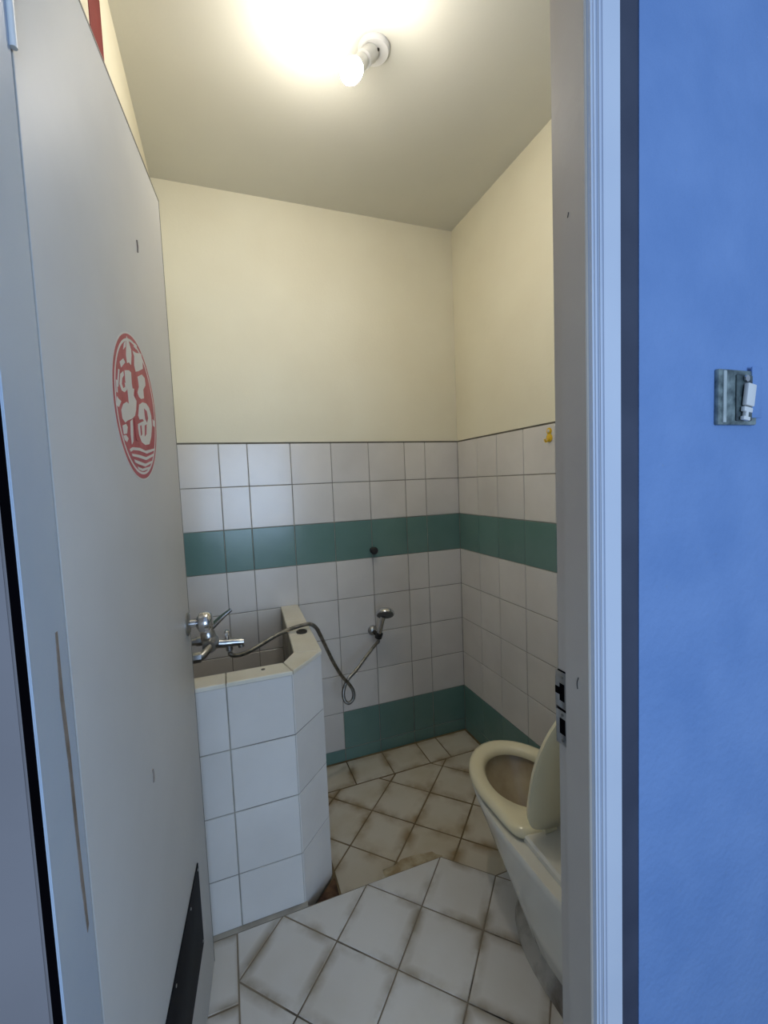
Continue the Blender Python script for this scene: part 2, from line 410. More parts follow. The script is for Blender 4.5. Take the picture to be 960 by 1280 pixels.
# mortar smeared over the step
def blob(name, pts, mat, parent, z0):
    bm = bmesh.new()
    rim = [bm.verts.new((p[0], p[1], p[2])) for p in pts]
    c = [sum(p[i] for p in pts) / len(pts) for i in range(3)]
    mid = [bm.verts.new(((p[0] + c[0]) / 2, (p[1] + c[1]) / 2, (p[2] + c[2]) / 2 + 0.001 + random.uniform(0, 0.002))) for p in pts]
    n = len(pts)
    lo = [bm.verts.new((p[0], p[1], z0)) for p in pts]
    for i in range(n):
        j = (i + 1) % n
        bm.faces.new((rim[i], rim[j], mid[j], mid[i])); bm.faces.new((lo[i], lo[j], rim[j], rim[i]))
    bm.faces.new(mid); bm.faces.new(lo[::-1])
    return bm_obj(name, bm, mat, parent, smooth=True, angle=80)
mp = []
for k in range(18):
    a = 2 * math.pi * k / 18; rr = random.uniform(0.75, 1.15)
    mp.append((0.575 + 0.12 * rr * math.cos(a), max(1.43 + 0.045 * rr * math.sin(a), YS + 0.002), random.uniform(0.0003, 0.0012)))
blob('mortar_patch', mp, 'mortar', floor, -0.004)
blob('mud_patch', [(0.19, YS + 0.001, 0.03), (0.25, YS + 0.001, 0.02), (0.285, YS + 0.002, 0.006), (0.295, 1.42, -0.002), (0.296, 1.50, 0.0), (0.27, 1.47, 0.012), (0.22, 1.42, 0.02)], 'mud', floor, -0.005)

# ------------------------------------------------------------ door wall, frame and casings
def qprism(name, poly, z0, z1, mat, parent=None, bev=0.0):
    bm = bmesh.new(); add_prism(bm, poly, z0, z1)
    if bev:
        es = [e for e in bm.edges if abs(e.verts[0].co.z - e.verts[1].co.z) > 0.1]
        bmesh.ops.bevel(bm, geom=es, offset=bev, segments=3, affect='EDGES')
    return bm_obj(name, bm, mat, parent, smooth=bool(bev))
Z_FLOOR_OUT = 0.06
ZDT = 2.235
XJ = 0.5305
wall_front = prop(box_obj('wall_front', 0.647, 2.4, 0.53, YI, -0.006, ZC + 0.05, 'blue_wall'), 'blue painted wall beside the doorway with a light switch', 'wall', kind='structure')
box_obj('inner_plaster', XJ + 0.02, XR + 0.006, 0.575, YI - 0.0005, 0.0, ZC, 'cream', wall_front)
box_obj('wall_section', -1.6, XL - 0.03, 0.50, YI, -0.006, ZC + 0.05, 'blue_wall', wall_front)
box_obj('lintel', XL - 0.03, 0.648, 0.53, YI - 0.001, ZDT + 0.05, ZC + 0.05, 'blue_wall', wall_front)
box_obj('navy_strip', XJ + 0.02, 0.6475, 0.5315, 0.58, 0.0, ZDT + 0.05, 'navy', wall_front)  # dark navy strip between the right casing and the blue wall
# right jamb and its moulded casing
trim_1 = prop(qprism('trim_1', [(XJ, 0.517), (XJ + 0.03, 0.517), (XJ + 0.03, YI - 0.002), (XJ, YI - 0.002)], 0.0, ZDT + 0.02, 'jamb_paint', None, 0.003), 'grey painted door jamb with a strike plate', 'door jamb', kind='structure')
qprism('door_stop', [(XJ - 0.004, 0.52), (XJ + 0.002, 0.52), (XJ + 0.002, 0.572), (XJ - 0.004, 0.572)], 0.0, ZDT, 'jamb_paint', trim_1, 0.001)
trim_2 = prop(qprism('trim_2', [(XJ + 0.019, 0.512), (0.590, 0.512), (0.590, 0.548), (XJ + 0.019, 0.548)], 0.0, ZDT + 0.06, 'casing_paint', None, 0.0035), 'pale moulded casing between the jamb and the blue wall', 'casing', kind='structure')
qprism('bead', [(XJ + 0.0005, 0.510), (XJ + 0.009, 0.510), (XJ + 0.009, 0.53), (XJ + 0.0005, 0.53)], 0.0, ZDT + 0.02, 'casing_paint', trim_2, 0.003)
qprism('bead', [(XJ + 0.0105, 0.513), (XJ + 0.0175, 0.513), (XJ + 0.0175, 0.53), (XJ + 0.0105, 0.53)], 0.0, ZDT + 0.03, 'casing_paint', trim_2, 0.003)
# left jamb (hinge side), gap and casing
trim_3 = prop(qprism('trim_3', [(HX, 0.489), (HX, HY - 0.002), (HX - 0.0025, HY - 0.002), (HX - 0.0025, 0.489)][::-1], 0.0, ZDT + 0.02, 'hinge_jamb', None, 0.001), 'pale blue hinge-side jamb with a long scuff', 'door jamb', kind='structure')
qprism('gap_shade', [(-0.1914, 0.4895), (HX - 0.0026, 0.4895), (HX - 0.0026, 0.58), (-0.1914, 0.58)], 0.0, ZDT, 'black', trim_3)  # nearly flush black strip, the darkness inside the gap put in as colour
trim_4 = prop(qprism('trim_4', [(-0.240, 0.488), (-0.1915, 0.488), (-0.1915, 0.58), (-0.240, 0.58)], 0.0, ZDT + 0.06, 'casing_grey', None, 0.002), 'greyish casing left of the dark gap', 'casing', kind='structure')

# strike plate on the right jamb
def plate_holes():
    root_x = XJ
    bm = bmesh.new()
    add_box(bm, root_x - 0.0016, root_x + 0.001, 0.574, YI + 0.001, 1.052, 1.118, 0.0006)
    add_box(bm, root_x - 0.0016, root_x + 0.001, 0.574, YI + 0.001, 0.985, 1.047, 0.0006)
    add_box(bm, root_x - 0.0016, root_x + 0.008, YI - 0.001, YI + 0.002, 1.045, 1.105, 0.0006)
    p = bm_obj('strike_plate', bm, 'worn_chrome', trim_1, smooth=True)
    bm = bmesh.new()
    add_box(bm, root_x - 0.0021, root_x, 0.577, 0.588, 1.065, 1.096, 0.0)
    add_box(bm, root_x - 0.0021, root_x, 0.586, YI + 0.0015, 1.075, 1.088, 0.0)
    add_box(bm, root_x - 0.0022, root_x, 0.573, 0.592, 1.0475, 1.0505, 0.0)
    add_box(bm, root_x - 0.0022, root_x, 0.573, 0.592, 1.1175, 1.1195, 0.0)
    add_box(bm, root_x - 0.0021, root_x, 0.5755, 0.5885, 1.005, 1.033, 0.0)
    bm_obj('latch_hole', bm, 'black', p)
    for z in (1.108, 1.04, 0.994):
        bm = bmesh.new(); add_lathe(bm, [(0.0028, 0), (0.0028, 0.001), (0.001, 0.0015), (0, 0.0015)], frame_to((root_x - 0.0016, 0.582, z), (-1, 0, 0)), 10)
        bm_obj('screw', bm, 'hose_metal', p, smooth=True)
plate_holes()
def sliver(name, pts, mat, parent, rad):
    bm = bmesh.new(); add_tube(bm, catmull(pts, 5), rad, 6); return bm_obj(name, bm, mat, parent, smooth=True)
sliver('chip', [(XJ - 0.0042, 0.542, 1.125), (XJ - 0.0042, 0.545, 1.115), (XJ - 0.0042, 0.544, 1.105)], 'dark_rubber', trim_1, 0.0008)
sliver('chip', [(XJ - 0.0042, 0.553, 1.862), (XJ - 0.0042, 0.555, 1.855)], 'dark_rubber', trim_1, 0.0007)
# long scuff on the hinge jamb
bm = bmesh.new()
sc = [(0.556, 1.31), (0.562, 1.31), (0.562, 1.24), (0.566, 1.18), (0.568, 1.05), (0.572, 0.955), (0.5665, 0.95), (0.560, 1.02), (0.558, 1.15), (0.552, 1.24)]
fv = [bm.verts.new((HX + 0.0006, y, z)) for y, z in sc]; bk = [bm.verts.new((HX - 0.002, y, z)) for y, z in sc]
bm.faces.new(fv); bm.faces.new(bk[::-1])
for i in range(len(sc)): bm.faces.new((fv[i - 1], fv[i], bk[i], bk[i - 1]))
bm_obj('scuff', bm, 'scratch', trim_3)

# ------------------------------------------------------------ the open door
DU = Vector((FX - HX, FY - HY, 0)).normalized(); DN = Vector((DU.y, -DU.x, 0))      # along the door, out of its visible face
DW, DZ0, DZ1, DT = 0.705, 0.082, 2.205, 0.03
def dpt(s, z, n=0.0):
    return Vector((HX, HY, 0)) + DU * s + DN * n + Vector((0, 0, z))
DM = Matrix(((DU.x, 0, DN.x, HX), (DU.y, 0, DN.y, HY), (0, 1, 0, 0), (0, 0, 0, 1)))    # local x along, y up, z out of the face
bm = bmesh.new(); add_box(bm, 0.003, DW, DZ0, DZ1, -DT, 0, 0.002, DM)
door = prop(bm_obj('door_1', bm, 'door_paint', None, smooth=True), 'glossy grey-white door standing open, red round sticker on it', 'door', kind='structure')
bm = bmesh.new(); add_box(bm, DW - 0.0035, DW + 0.0008, DZ0, DZ1, -DT + 0.002, 0.0007, 0.0, DM); bm_obj('edge_band', bm, 'edge_strip', door)
bm = bmesh.new(); add_box(bm, 0.004, DW, DZ1 - 0.004, DZ1 + 0.0008, -DT + 0.002, 0.0007, 0.0, DM); bm_obj('edge_band', bm, 'edge_strip', door)
# kick plate
bm = bmesh.new(); add_box(bm, 0.07, 0.572, 0.285, 0.505, 0.0, 0.003, 0.001, DM)
kp = bm_obj('kick_plate', bm, 'kick', door, smooth=True); prop(kp, 'black plate screwed low on the door')
for s, z in ((0.56, 0.495), (0.46, 0.49), (0.30, 0.49), (0.56, 0.30)):
    bm = bmesh.new(); add_lathe(bm, [(0.003, 0), (0.003, 0.001), (0, 0.0016)], frame_to(dpt(s, z, 0.003), DN), 8); bm_obj('screw', bm, 'worn_chrome', kp, smooth=True)
# knob
kc = dpt(0.672, 1.098)
fm = frame_to(kc, DN)
knob = None
bm = bmesh.new(); add_lathe(bm, [(0.031, 0), (0.031, 0.003), (0.027, 0.006), (0.012, 0.009), (0.0, 0.009)], fm, 28); bm_obj('knob_rose', bm, 'worn_chrome', door, smooth=True)
bm = bmesh.new(); add_lathe(bm, [(0.011, 0.006), (0.010, 0.022), (0.016, 0.025), (0.0265, 0.032), (0.029, 0.043), (0.028, 0.054), (0.021, 0.062), (0.008, 0.065), (0, 0.065)], fm, 28); bm_obj('knob', bm, 'chrome', door, smooth=True)
# hinge
for z in (1.93, 0.35):
    bm = bmesh.new(); add_lathe(bm, [(0.0035, 0), (0.0035, 0.1), (0, 0.1)], Matrix.Translation((HX + 0.003, HY - 0.003, z)), 12); bm_obj('hinge', bm, 'white_plastic', door, smooth=True)
# screw hole and scratches on the face
for s, z in ((0.451, 1.962), (0.272, 0.941)):
    sliver('chip', [dpt(s, z + 0.012, 0.0002), dpt(s + 0.002, z, 0.0004), dpt(s, z - 0.012, 0.0002)], 'scratch', door, 0.0022)

# ------------------------------------------------------------ round sticker on the door
sticker = empty('door_sticker', dpt(0.3615, 1.617)); prop(sticker, 'round red and white paper-cut sticker with a character on the open door', 'sticker')
def flat(name, polys, n0, n1, mat, parent):
    bm = bmesh.new()
    for poly in polys:
        f = [bm.verts.new(dpt(s, z, n1)) for s, z in poly]; b = [bm.verts.new(dpt(s, z, n0)) for s, z in poly]
        fc = bm.faces.new(f); bm.faces.new(b[::-1])
        for i in range(len(poly)): bm.faces.new((f[i - 1], f[i], b[i], b[i - 1]))
    bm.normal_update()
    bmesh.ops.triangulate(bm, faces=[f for f in bm.faces if len(f.verts) > 4], ngon_method='EAR_CLIP')
    return bm_obj(name, bm, mat, parent)
SC, SZ, SR = 0.3615, 1.617, 0.1335
def circ(r, n=64, cx=0.0, cz=0.0): return [(SC + cx + r * math.cos(2 * math.pi * i / n), SZ + cz + r * math.sin(2 * math.pi * i / n)) for i in range(n)]
flat('sticker_sheet', [circ(SR + 0.003)], 0.0002, 0.0006, 'sticker_white', sticker)
flat('print_disc', [circ(SR)], 0.0006, 0.0008, 'red_ink', sticker)
def ring(r0, r1, n=64):
    a = [(SC + r0 * math.cos(2 * math.pi * i / n), SZ + r0 * math.sin(2 * math.pi * i / n)) for i in range(n)]
    b = [(SC + r1 * math.cos(2 * math.pi * i / n), SZ + r1 * math.sin(2 * math.pi * i / n)) for i in range(n)]
    return [[a[i], a[(i + 1) % n], b[(i + 1) % n], b[i]] for i in range(n)]
flat('print_ring', ring(0.121, 0.1255), 0.0008, 0.00095, 'sticker_white', sticker)
WHITE_STROKES = [
   [(-0.27, 0.932), (-0.196, 0.889), (-0.106, 0.795), (-0.107, 0.72), (-0.166, 0.567), (-0.257, 0.582), (-0.345, 0.548), (-0.361, 0.648)],
   [(-0.04, 0.803), (0.133, 0.82), (0.403, 0.887), (0.449, 0.783), (0.434, 0.672), (0.17, 0.569), (0.034, 0.529), (-0.012, 0.608), (0.023, 0.737)],
   [(-0.478, 0.42), (-0.286, 0.468), (-0.194, 0.462), (-0.203, 0.304), (-0.186, 0.249), (-0.106, 0.256), (-0.158, 0.156), (-0.04, 0.099), (-0.096, -0.031), (-0.167, -0.123), (-0.299, -0.182), (-0.53, -0.245), (-0.628, -0.286), (-0.731, -0.246), (-0.748, -0.141), (-0.654, -0.052), (-0.496, 0.005), (-0.409, -0.008), (-0.415, 0.086), (-0.421, 0.18), (-0.485, 0.278)],
   [(-0.67, 0.326), (-0.542, 0.394), (-0.526, 0.343), (-0.608, 0.286), (-0.645, 0.205), (-0.601, 0.16), (-0.505, 0.199), (-0.52, 0.251), (-0.461, 0.256), (-0.44, 0.176), (-0.554, 0.118), (-0.667, 0.119), (-0.732, 0.186)],
   [(0.11, 0.476), (0.351, 0.566), (0.499, 0.548), (0.508, 0.441), (0.365, 0.346), (0.368, 0.218), (0.206, 0.176), (0.102, 0.187), (0.045, 0.237), (0.143, 0.34), (0.13, 0.419)],
   [(0.076, 0.069), (0.27, 0.14), (0.468, 0.159), (0.619, 0.122), (0.713, 0.014), (0.702, -0.169), (0.61, -0.337), (0.474, -0.462), (0.243, -0.494), (0.064, -0.469), (-0.034, -0.387), (-0.063, -0.289), (-0.06, -0.227), (0.069, -0.189), (0.268, -0.136), (0.214, -0.116), (0.045, -0.147), (-0.011, -0.099)],
   [(-0.408, -0.237), (-0.302, -0.192), (-0.305, -0.3), (-0.345, -0.499), (-0.421, -0.549), (-0.435, -0.412)],
   [(-0.754, -0.34), (-0.602, -0.298), (-0.547, -0.331), (-0.593, -0.421), (-0.725, -0.445)],
   [(-0.753, -0.467), (-0.64, -0.445), (-0.55, -0.482), (-0.623, -0.536), (-0.71, -0.517)],
   [(-0.659, 0.482), (-0.498, 0.568), (-0.431, 0.534), (-0.619, 0.42)],
   [(0.078, 0.945), (0.201, 0.942), (0.154, 0.873), (0.034, 0.881)],
   [(0.786, -0.032), (0.886, -0.052), (0.876, -0.146), (0.772, -0.137)],
   [(-0.413, 0.792), (-0.322, 0.849), (-0.362, 0.761), (-0.467, 0.692)],
   [(-0.74, 0.371), (-0.696, 0.373), (-0.798, 0.135), (-0.84, 0.135)],
   [(-0.882, 0.003), (-0.834, -0.014), (-0.731, -0.03), (-0.834, -0.12), (-0.901, -0.114)],
   [(-0.858, 0.21), (-0.821, 0.21), (-0.838, 0.056), (-0.88, 0.056)],
   [(-0.538, -0.622), (-0.405, -0.582), (-0.069, -0.563), (0.218, -0.582), (0.732, -0.507), (0.769, -0.532), (0.285, -0.62), (-0.08, -0.605), (-0.383, -0.619), (-0.497, -0.651)],
   [(-0.46, -0.673), (-0.097, -0.667), (0.23, -0.677), (0.663, -0.592), (0.68, -0.625), (0.217, -0.721), (-0.177, -0.707), (-0.437, -0.704)],
   [(-0.372, -0.745), (-0.123, -0.76), (0.163, -0.777), (0.542, -0.713), (0.533, -0.743), (0.151, -0.82), (-0.169, -0.803), (-0.343, -0.782)],
   [(-0.246, -0.837), (-0.008, -0.858), (0.389, -0.809), (0.338, -0.849), (-0.018, -0.895), (-0.209, -0.875)],
]
RED_STROKES = [
   [(0.322, 0.056), (0.457, 0.04), (0.5, -0.063), (0.423, -0.135), (0.342, -0.091), (0.325, -0.014)],
   [(0.043, -0.234), (0.104, -0.222), (0.104, -0.351), (0.037, -0.383)],
   [(0.288, -0.201), (0.391, -0.166), (0.33, -0.325), (0.241, -0.367)],
   [(-0.069, 0.244), (-0.015, 0.245), (-0.02, 0.174), (-0.097, 0.138)],
   [(-0.216, -0.16), (-0.167, -0.172), (-0.114, -0.376), (-0.1, -0.475), (-0.213, -0.466), (-0.236, -0.33)],
]
for k, p in enumerate(WHITE_STROKES):
    flat('brush_stroke', [[(SC + SR * a, SZ + SR * b) for a, b in p]], 0.0008, 0.0010 + 0.00002 * k, 'sticker_white', sticker)
for p in RED_STROKES:
    flat('print_mark', [[(SC + SR * a, SZ + SR * b) for a, b in p]], 0.0010, 0.0016, 'red_ink', sticker)

# ------------------------------------------------------------ built-in tiled tub
ZB = 0.862
tub = empty('bathtub', (0.0, 1.7, ZN)); prop(tub, 'deep built-in tub clad in white tiles with a chamfered corner', 'bathtub')
P1, P2, P3 = (0.169, 1.378), (0.288, 1.502), (0.306, D - 0.001)
I1, I2, I3 = (0.150, 1.455), (0.196, 1.529), (0.226, D - 0.001)
def ringwall(outer, inner, z0, z1, mat, name, parent):
    bm = bmesh.new(); n = len(outer)
    V = [[bm.verts.new((p[0], p[1], z)) for p in pl] for pl, z in ((outer, z0), (outer, z1), (inner, z1), (inner, z0))]
    for k in range(4):
        a, b = V[k], V[(k + 1) % 4]
        for i in range(n - 1): bm.faces.new((a[i], a[i + 1], b[i + 1], b[i]))
    bm.faces.new([V[k][0] for k in range(4)]); bm.faces.new([V[k][-1] for k in range(4)])
    return bm_obj(name, bm, mat, parent)
e = 0.007
ringwall([(XL + 0.002, P1[1] + 0.0025), (P1[0] - 0.001, P1[1] + 0.0025), (P2[0] - 0.0025, P2[1] + 0.001), (P3[0] - 0.0025, P3[1])], [(XL + 0.002, I1[1]), I1, I2, I3], -0.005, ZB - 0.006, 'grout', 'tub_wall', tub)
box_obj('tub_bottom', XL + 0.002, 0.20, 1.46, D - 0.002, 0.20, 0.26, 'white_tile', tub)
# rim tiles
def rim(poly):
    if area(poly) < 0: poly = poly[::-1]
    bm = bmesh.new(); poly = inset(poly, 0.0012); add_prism(bm, poly, ZB - 0.006, ZB + 0.006, 0.002); return bm_obj('rim_tile', bm, 'rim_tile', tub)
ov = 0.008
Q1 = (P1[0] + 0.002, P1[1] - ov); Q2 = (P2[0] + 0.004, P2[1] - 0.004); Q3 = (P3[0] + 0.004, P3[1] - 0.004)
xj = -0.031
rim([(XL + 0.003, P1[1] - ov), (xj, P1[1] - ov), (xj, I1[1] - 0.001), (XL + 0.003, I1[1] - 0.001)])
rim([(xj, P1[1] - ov), Q1, (I1[0], I1[1] - 0.001), (xj, I1[1] - 0.001)])
rim([Q1, Q2, I2, I1])
def mixp(a, b, t): return (a[0] + (b[0] - a[0]) * t, a[1] + (b[1] - a[1]) * t)
for t0, t1 in ((0.0, 0.31), (0.31, 0.62), (0.62, 1.0)):
    rim([mixp(Q2, Q3, t0), mixp(Q2, Q3, t1), mixp(I2, I3, t1), mixp(I2, I3, t0)])
# cladding tiles
rows = [ZB - 0.008, 0.652, 0.448, 0.243, 0.0685]
for k in range(4):
    z1, z0 = rows[k], rows[k + 1]
    put_tile(tub, 'tile', (0, P1[1] + e, 0), (1, 0, 0), (0, 0, 1), xj - 0.18, xj, z0, z1, 'white_tile')
    put_tile(tub, 'tile', (0, P1[1] + e, 0), (1, 0, 0), (0, 0, 1), xj, P1[0], z0, z1, 'white_tile')
    zc0 = z0 if k < 3 else 0.01
    cu = Vector((P2[0] - P1[0], P2[1] - P1[1], 0)); ln = cu.length; cu.normalize()
    cn = Vector((cu.y, -cu.x, 0))
    put_tile(tub, 'tile', Vector((P1[0], P1[1], 0)) - cn * e, cu, (0, 0, 1), 0, ln, zc0, z1, 'white_tile')
    su = Vector((P3[0] - P2[0], P3[1] - P2[1], 0)); ln = su.length; su.normalize(); sn = Vector((su.y, -su.x, 0))
    for q in range(4):
        u0, u1 = q * 0.2, min((q + 1) * 0.2, ln)
        if u1 - u0 < 0.02: continue
        put_tile(tub, 'tile', Vector((P2[0], P2[1], 0)) - sn * e, su, (0, 0, 1), u0, u1, zc0, z1, 'white_tile')
# drain ring set in the rim
bm = bmesh.new(); add_lathe(bm, [(0.021, 0), (0.022, 0.006), (0.018, 0.009), (0.014, 0.006), (0.0, 0.004)], Matrix.Translation((0.258, 1.722, ZB + 0.005)), 24)
bm_obj('plug', bm, 'dark_rubber', tub, smooth=True)
bm = bmesh.new(); add_lathe(bm, [(0.0065, 0), (0.0065, 0.0012), (0.004, 0.0015), (0.003, 0.0008), (0, 0.0008)], Matrix.Translation((0.083, 1.425, ZB + 0.0058)), 16)
bm_obj('chip', bm, 'edge_grout', tub, smooth=True)

# ------------------------------------------------------------ mixer tap on the left wall
tap = empty('mixer_tap', (XL, 1.62, 0.90)); prop(tap, 'worn chrome mixer tap with lever above the tub', 'tap')
for y0, yb in ((1.545, 1.585), (1.715, 1.665)):
    bm = bmesh.new()
    add_tube(bm, catmull([(XL + 0.03, y0, 0.898), (-0.14, y0, 0.898), (-0.108, y0 * 0.9 + yb * 0.1, 0.898), (-0.092, y0 * 0.5 + yb * 0.5, 0.906), (-0.080, yb, 0.915)], 6), 0.0135, 14)
    bm_obj('inlet', bm, 'worn_chrome', tap, smooth=True)
for y0 in (1.545, 1.715):
    bm = bmesh.new(); add_lathe(bm, [(0.03, 0), (0.03, 0.003), (0.016, 0.014), (0.016, 0.034), (0, 0.034)], frame_to((XL + 0.0015, y0, 0.898), (1, 0, 0)), 20); bm_obj('flange', bm, 'dark_rubber', tap, smooth=True)
    bm = bmesh.new(); add_lathe(bm, [(0.018, 0), (0.0185, 0.004), (0.0185, 0.022), (0.018, 0.026), (0, 0.026)], frame_to((-0.131, y0, 0.898), (1, 0, 0)), 8); bm_obj('nut', bm, 'worn_chrome', tap, smooth=True)
bm = bmesh.new()
add_tube(bm, catmull([(-0.082, 1.58, 0.915), (-0.075, 1.625, 0.917), (-0.082, 1.67, 0.915)], 6), lambda t: 0.022 + 0.006 * math.sin(math.pi * t), 18)
add_lathe(bm, [(0.024, 0), (0.026, 0.02), (0.025, 0.036), (0.02, 0.046), (0, 0.05)], frame_to((-0.080, 1.625, 0.918), (-0.15, 0.0, 1)), 20)
bm_obj('body', bm, 'worn_chrome', tap, smooth=True)
bm = bmesh.new()
add_tube(bm, catmull([(-0.075, 1.625, 0.914), (-0.04, 1.622, 0.908), (0.0, 1.62, 0.906), (0.034, 1.618, 0.903)], 6), lambda t: 0.019 - 0.007 * t, 14)
add_tube(bm, [(0.022, 1.619, 0.903), (0.024, 1.619, 0.886)], 0.011, 12)
bm_obj('spout', bm, 'worn_chrome', tap, smooth=True)
bm = bmesh.new(); add_lathe(bm, [(0.007, 0), (0.007, 0.022), (0.0095, 0.024), (0.0095, 0.034), (0.006, 0.038), (0, 0.038)], Matrix.Translation((-0.022, 1.62, 0.915)), 14); bm_obj('diverter_knob', bm, 'chrome', tap, smooth=True)
bm = bmesh.new(); add_tube(bm, catmull([(-0.095, 1.625, 0.955), (-0.07, 1.625, 0.972), (-0.035, 1.622, 1.002), (-0.002, 1.62, 1.026)], 6), lambda t: 0.014 - 0.0075 * t, 12); bm_obj('lever', bm, 'chrome', tap, smooth=True)
bm = bmesh.new(); add_lathe(bm, [(0.012, 0), (0.012, 0.02), (0, 0.02)], frame_to((-0.018, 1.62, 0.900), (0.1, 0, -1)), 14); bm_obj('hose_outlet', bm, 'worn_chrome', tap, smooth=True)

# ------------------------------------------------------------ hand shower with its hose, and its wall holder
holder = empty('shower_holder', (0.70, D, 0.667)); prop(holder, 'chrome shower bracket on the white back wall tiles', 'holder')
bm = bmesh.new(); add_lathe(bm, [(0.026, 0), (0.026, 0.006), (0.021, 0.016), (0.012, 0.022), (0, 0.022)], frame_to((0.693, D - 0.0015, 0.675), (0, -1, 0)), 24); bm_obj('wall_cup', bm, 'worn_chrome', holder, smooth=True)
HD = Vector((0.17, -0.28, 1)).normalized()
HB = Vector((0.705, D - 0.058, 0.652))
bm = bmesh.new(); add_tube(bm, [(0.695, D - 0.02, 0.672), (0.700, D - 0.042, 0.667)], 0.011, 12)
bm_obj('arm', bm, 'dark_rubber', holder, smooth=True)
bm = bmesh.new(); add_lathe(bm, [(0.0185, -0.013), (0.0195, 0.013), (0.0155, 0.0131), (0.0152, -0.0131), (0.0185, -0.013)], frame_to(HB + HD * 0.012, HD), 18, cap=False); bm_obj('clip_ring', bm, 'dark_rubber', holder, smooth=True)
hand = empty('hand_shower', HB); prop(hand, 'chrome hand shower with round head and long metal hose', 'shower head')
bm = bmesh.new(); add_lathe(bm, [(0.0, -0.03), (0.009, -0.03), (0.0105, -0.01), (0.0135, 0.02), (0.0125, 0.07), (0.0125, 0.10), (0.016, 0.125), (0.0, 0.13)], frame_to(HB, HD), 18); bm_obj('handle', bm, 'chrome', hand, smooth=True)
HC = HB + HD * 0.138 + Vector((0.006, -0.005, 0.0))
FN = Vector((-0.20, -0.58, -0.75)).normalized()
bm = bmesh.new(); add_lathe(bm, [(0.0, -0.030), (0.018, -0.029), (0.038, -0.020), (0.047, -0.008), (0.0475, 0.003), (0.044, 0.006), (0.0, 0.006)], frame_to(HC, FN), 32); bm_obj('head', bm, 'chrome', hand, smooth=True)
bm = bmesh.new(); add_lathe(bm, [(0.043, 0.0055), (0.042, 0.0085), (0.0, 0.0085)], frame_to(HC, FN), 32)
face = bm_obj('spray_face', bm, 'dark_nozzle', hand, smooth=True)
HOSE = [(-0.0155, 1.62, 0.8745), (-0.0130, 1.62, 0.862), (0.012, 1.63, 0.852), (0.05, 1.65, 0.852), (0.10, 1.68, 0.862), (0.16, 1.71, 0.877), (0.215, 1.735, 0.884), (0.265, 1.75, 0.887), (0.300, 1.758, 0.884), (0.325, 1.765, 0.862),
        (0.345, 1.79, 0.82), (0.372, 1.82, 0.755), (0.412, 1.86, 0.66), (0.455, 1.90, 0.575), (0.497, 1.93, 0.512), (0.515, 1.93, 0.475), (0.512, 1.925, 0.443), (0.490, 1.92, 0.427), (0.470, 1.925, 0.442), (0.470, 1.94, 0.48),
        (0.495, 1.95, 0.525), (0.545, 1.97, 0.555), (0.60, 2.00, 0.592), (0.645, 2.03, 0.617), (0.683, 2.06, 0.632), (0.700, 2.075, 0.635), tuple(HB - HD * 0.005)]
HOSE_PATH = catmull(HOSE, 12)
bm = bmesh.new(); add_tube(bm, HOSE_PATH, 0.0085, 10, ridge=0.14); bm_obj('hose', bm, 'hose_metal', hand, smooth=True, angle=80)

# ------------------------------------------------------------ small hooks on the walls
hook = empty('wall_hook', (0.713, D, 1.10)); prop(hook, 'small dark knob hook on the green tile band', 'hook')
bm = bmesh.new(); add_lathe(bm, [(0.016, 0), (0.016, 0.003), (0.008, 0.006), (0.008, 0.02), (0, 0.02)], frame_to((0.713, D - 0.0012, 1.102), (0, -1, 0)), 18); bm_obj('base', bm, 'dark_rubber', hook, smooth=True)
bm = bmesh.new(); add_lathe(bm, [(0.008, 0.018), (0.018, 0.024), (0.020, 0.032), (0.014, 0.038), (0, 0.039)], frame_to((0.713, D - 0.0012, 1.102), (0, -1, 0)), 18); bm_obj('knob', bm, 'dark_rubber', hook, smooth=True)
yh = empty('yellow_hook', (XR, 1.415, 1.615)); prop(yh, 'small yellow plastic stick-on hook high on the white tiles', 'hook')
ym = frame_to((XR - 0.0012, 1.414, 1.617), (-1, 0, 0))
bm = bmesh.new()
for (cy, cz, r) in ((1.415, 1.633, 0.014), (1.414, 1.606, 0.0165)):
    add_lathe(bm, [(r, 0), (r, 0.003), (r * 0.85, 0.0045), (0, 0.0045)], frame_to((XR - 0.0012, cy, cz), (-1, 0, 0)), 18)
bm_obj('base', bm, 'yellow', yh, smooth=True)
bm = bmesh.new(); add_tube(bm, catmull([(XR - 0.005, 1.414, 1.604), (XR - 0.012, 1.414, 1.594), (XR - 0.022, 1.414, 1.591), (XR - 0.026, 1.414, 1.602)], 5), 0.0035, 8); bm_obj('prong', bm, 'yellow', yh, smooth=True)
bm = bmesh.new(); add_lathe(bm, [(0.006, 0.0), (0.006, 0.002), (0, 0.003)], frame_to((XR - 0.0055, 1.415, 1.634), (-1, 0, 0)), 12); bm_obj('eye', bm, 'sticker_white', yh, smooth=True)
rp = box_obj('red_paper', XL + 0.0012, XL + 0.0024, 1.17, 1.302, 2.42, 2.66, 'red_paper'); prop(rp, 'red paper slip pasted high on the left wall above the door', 'paper')

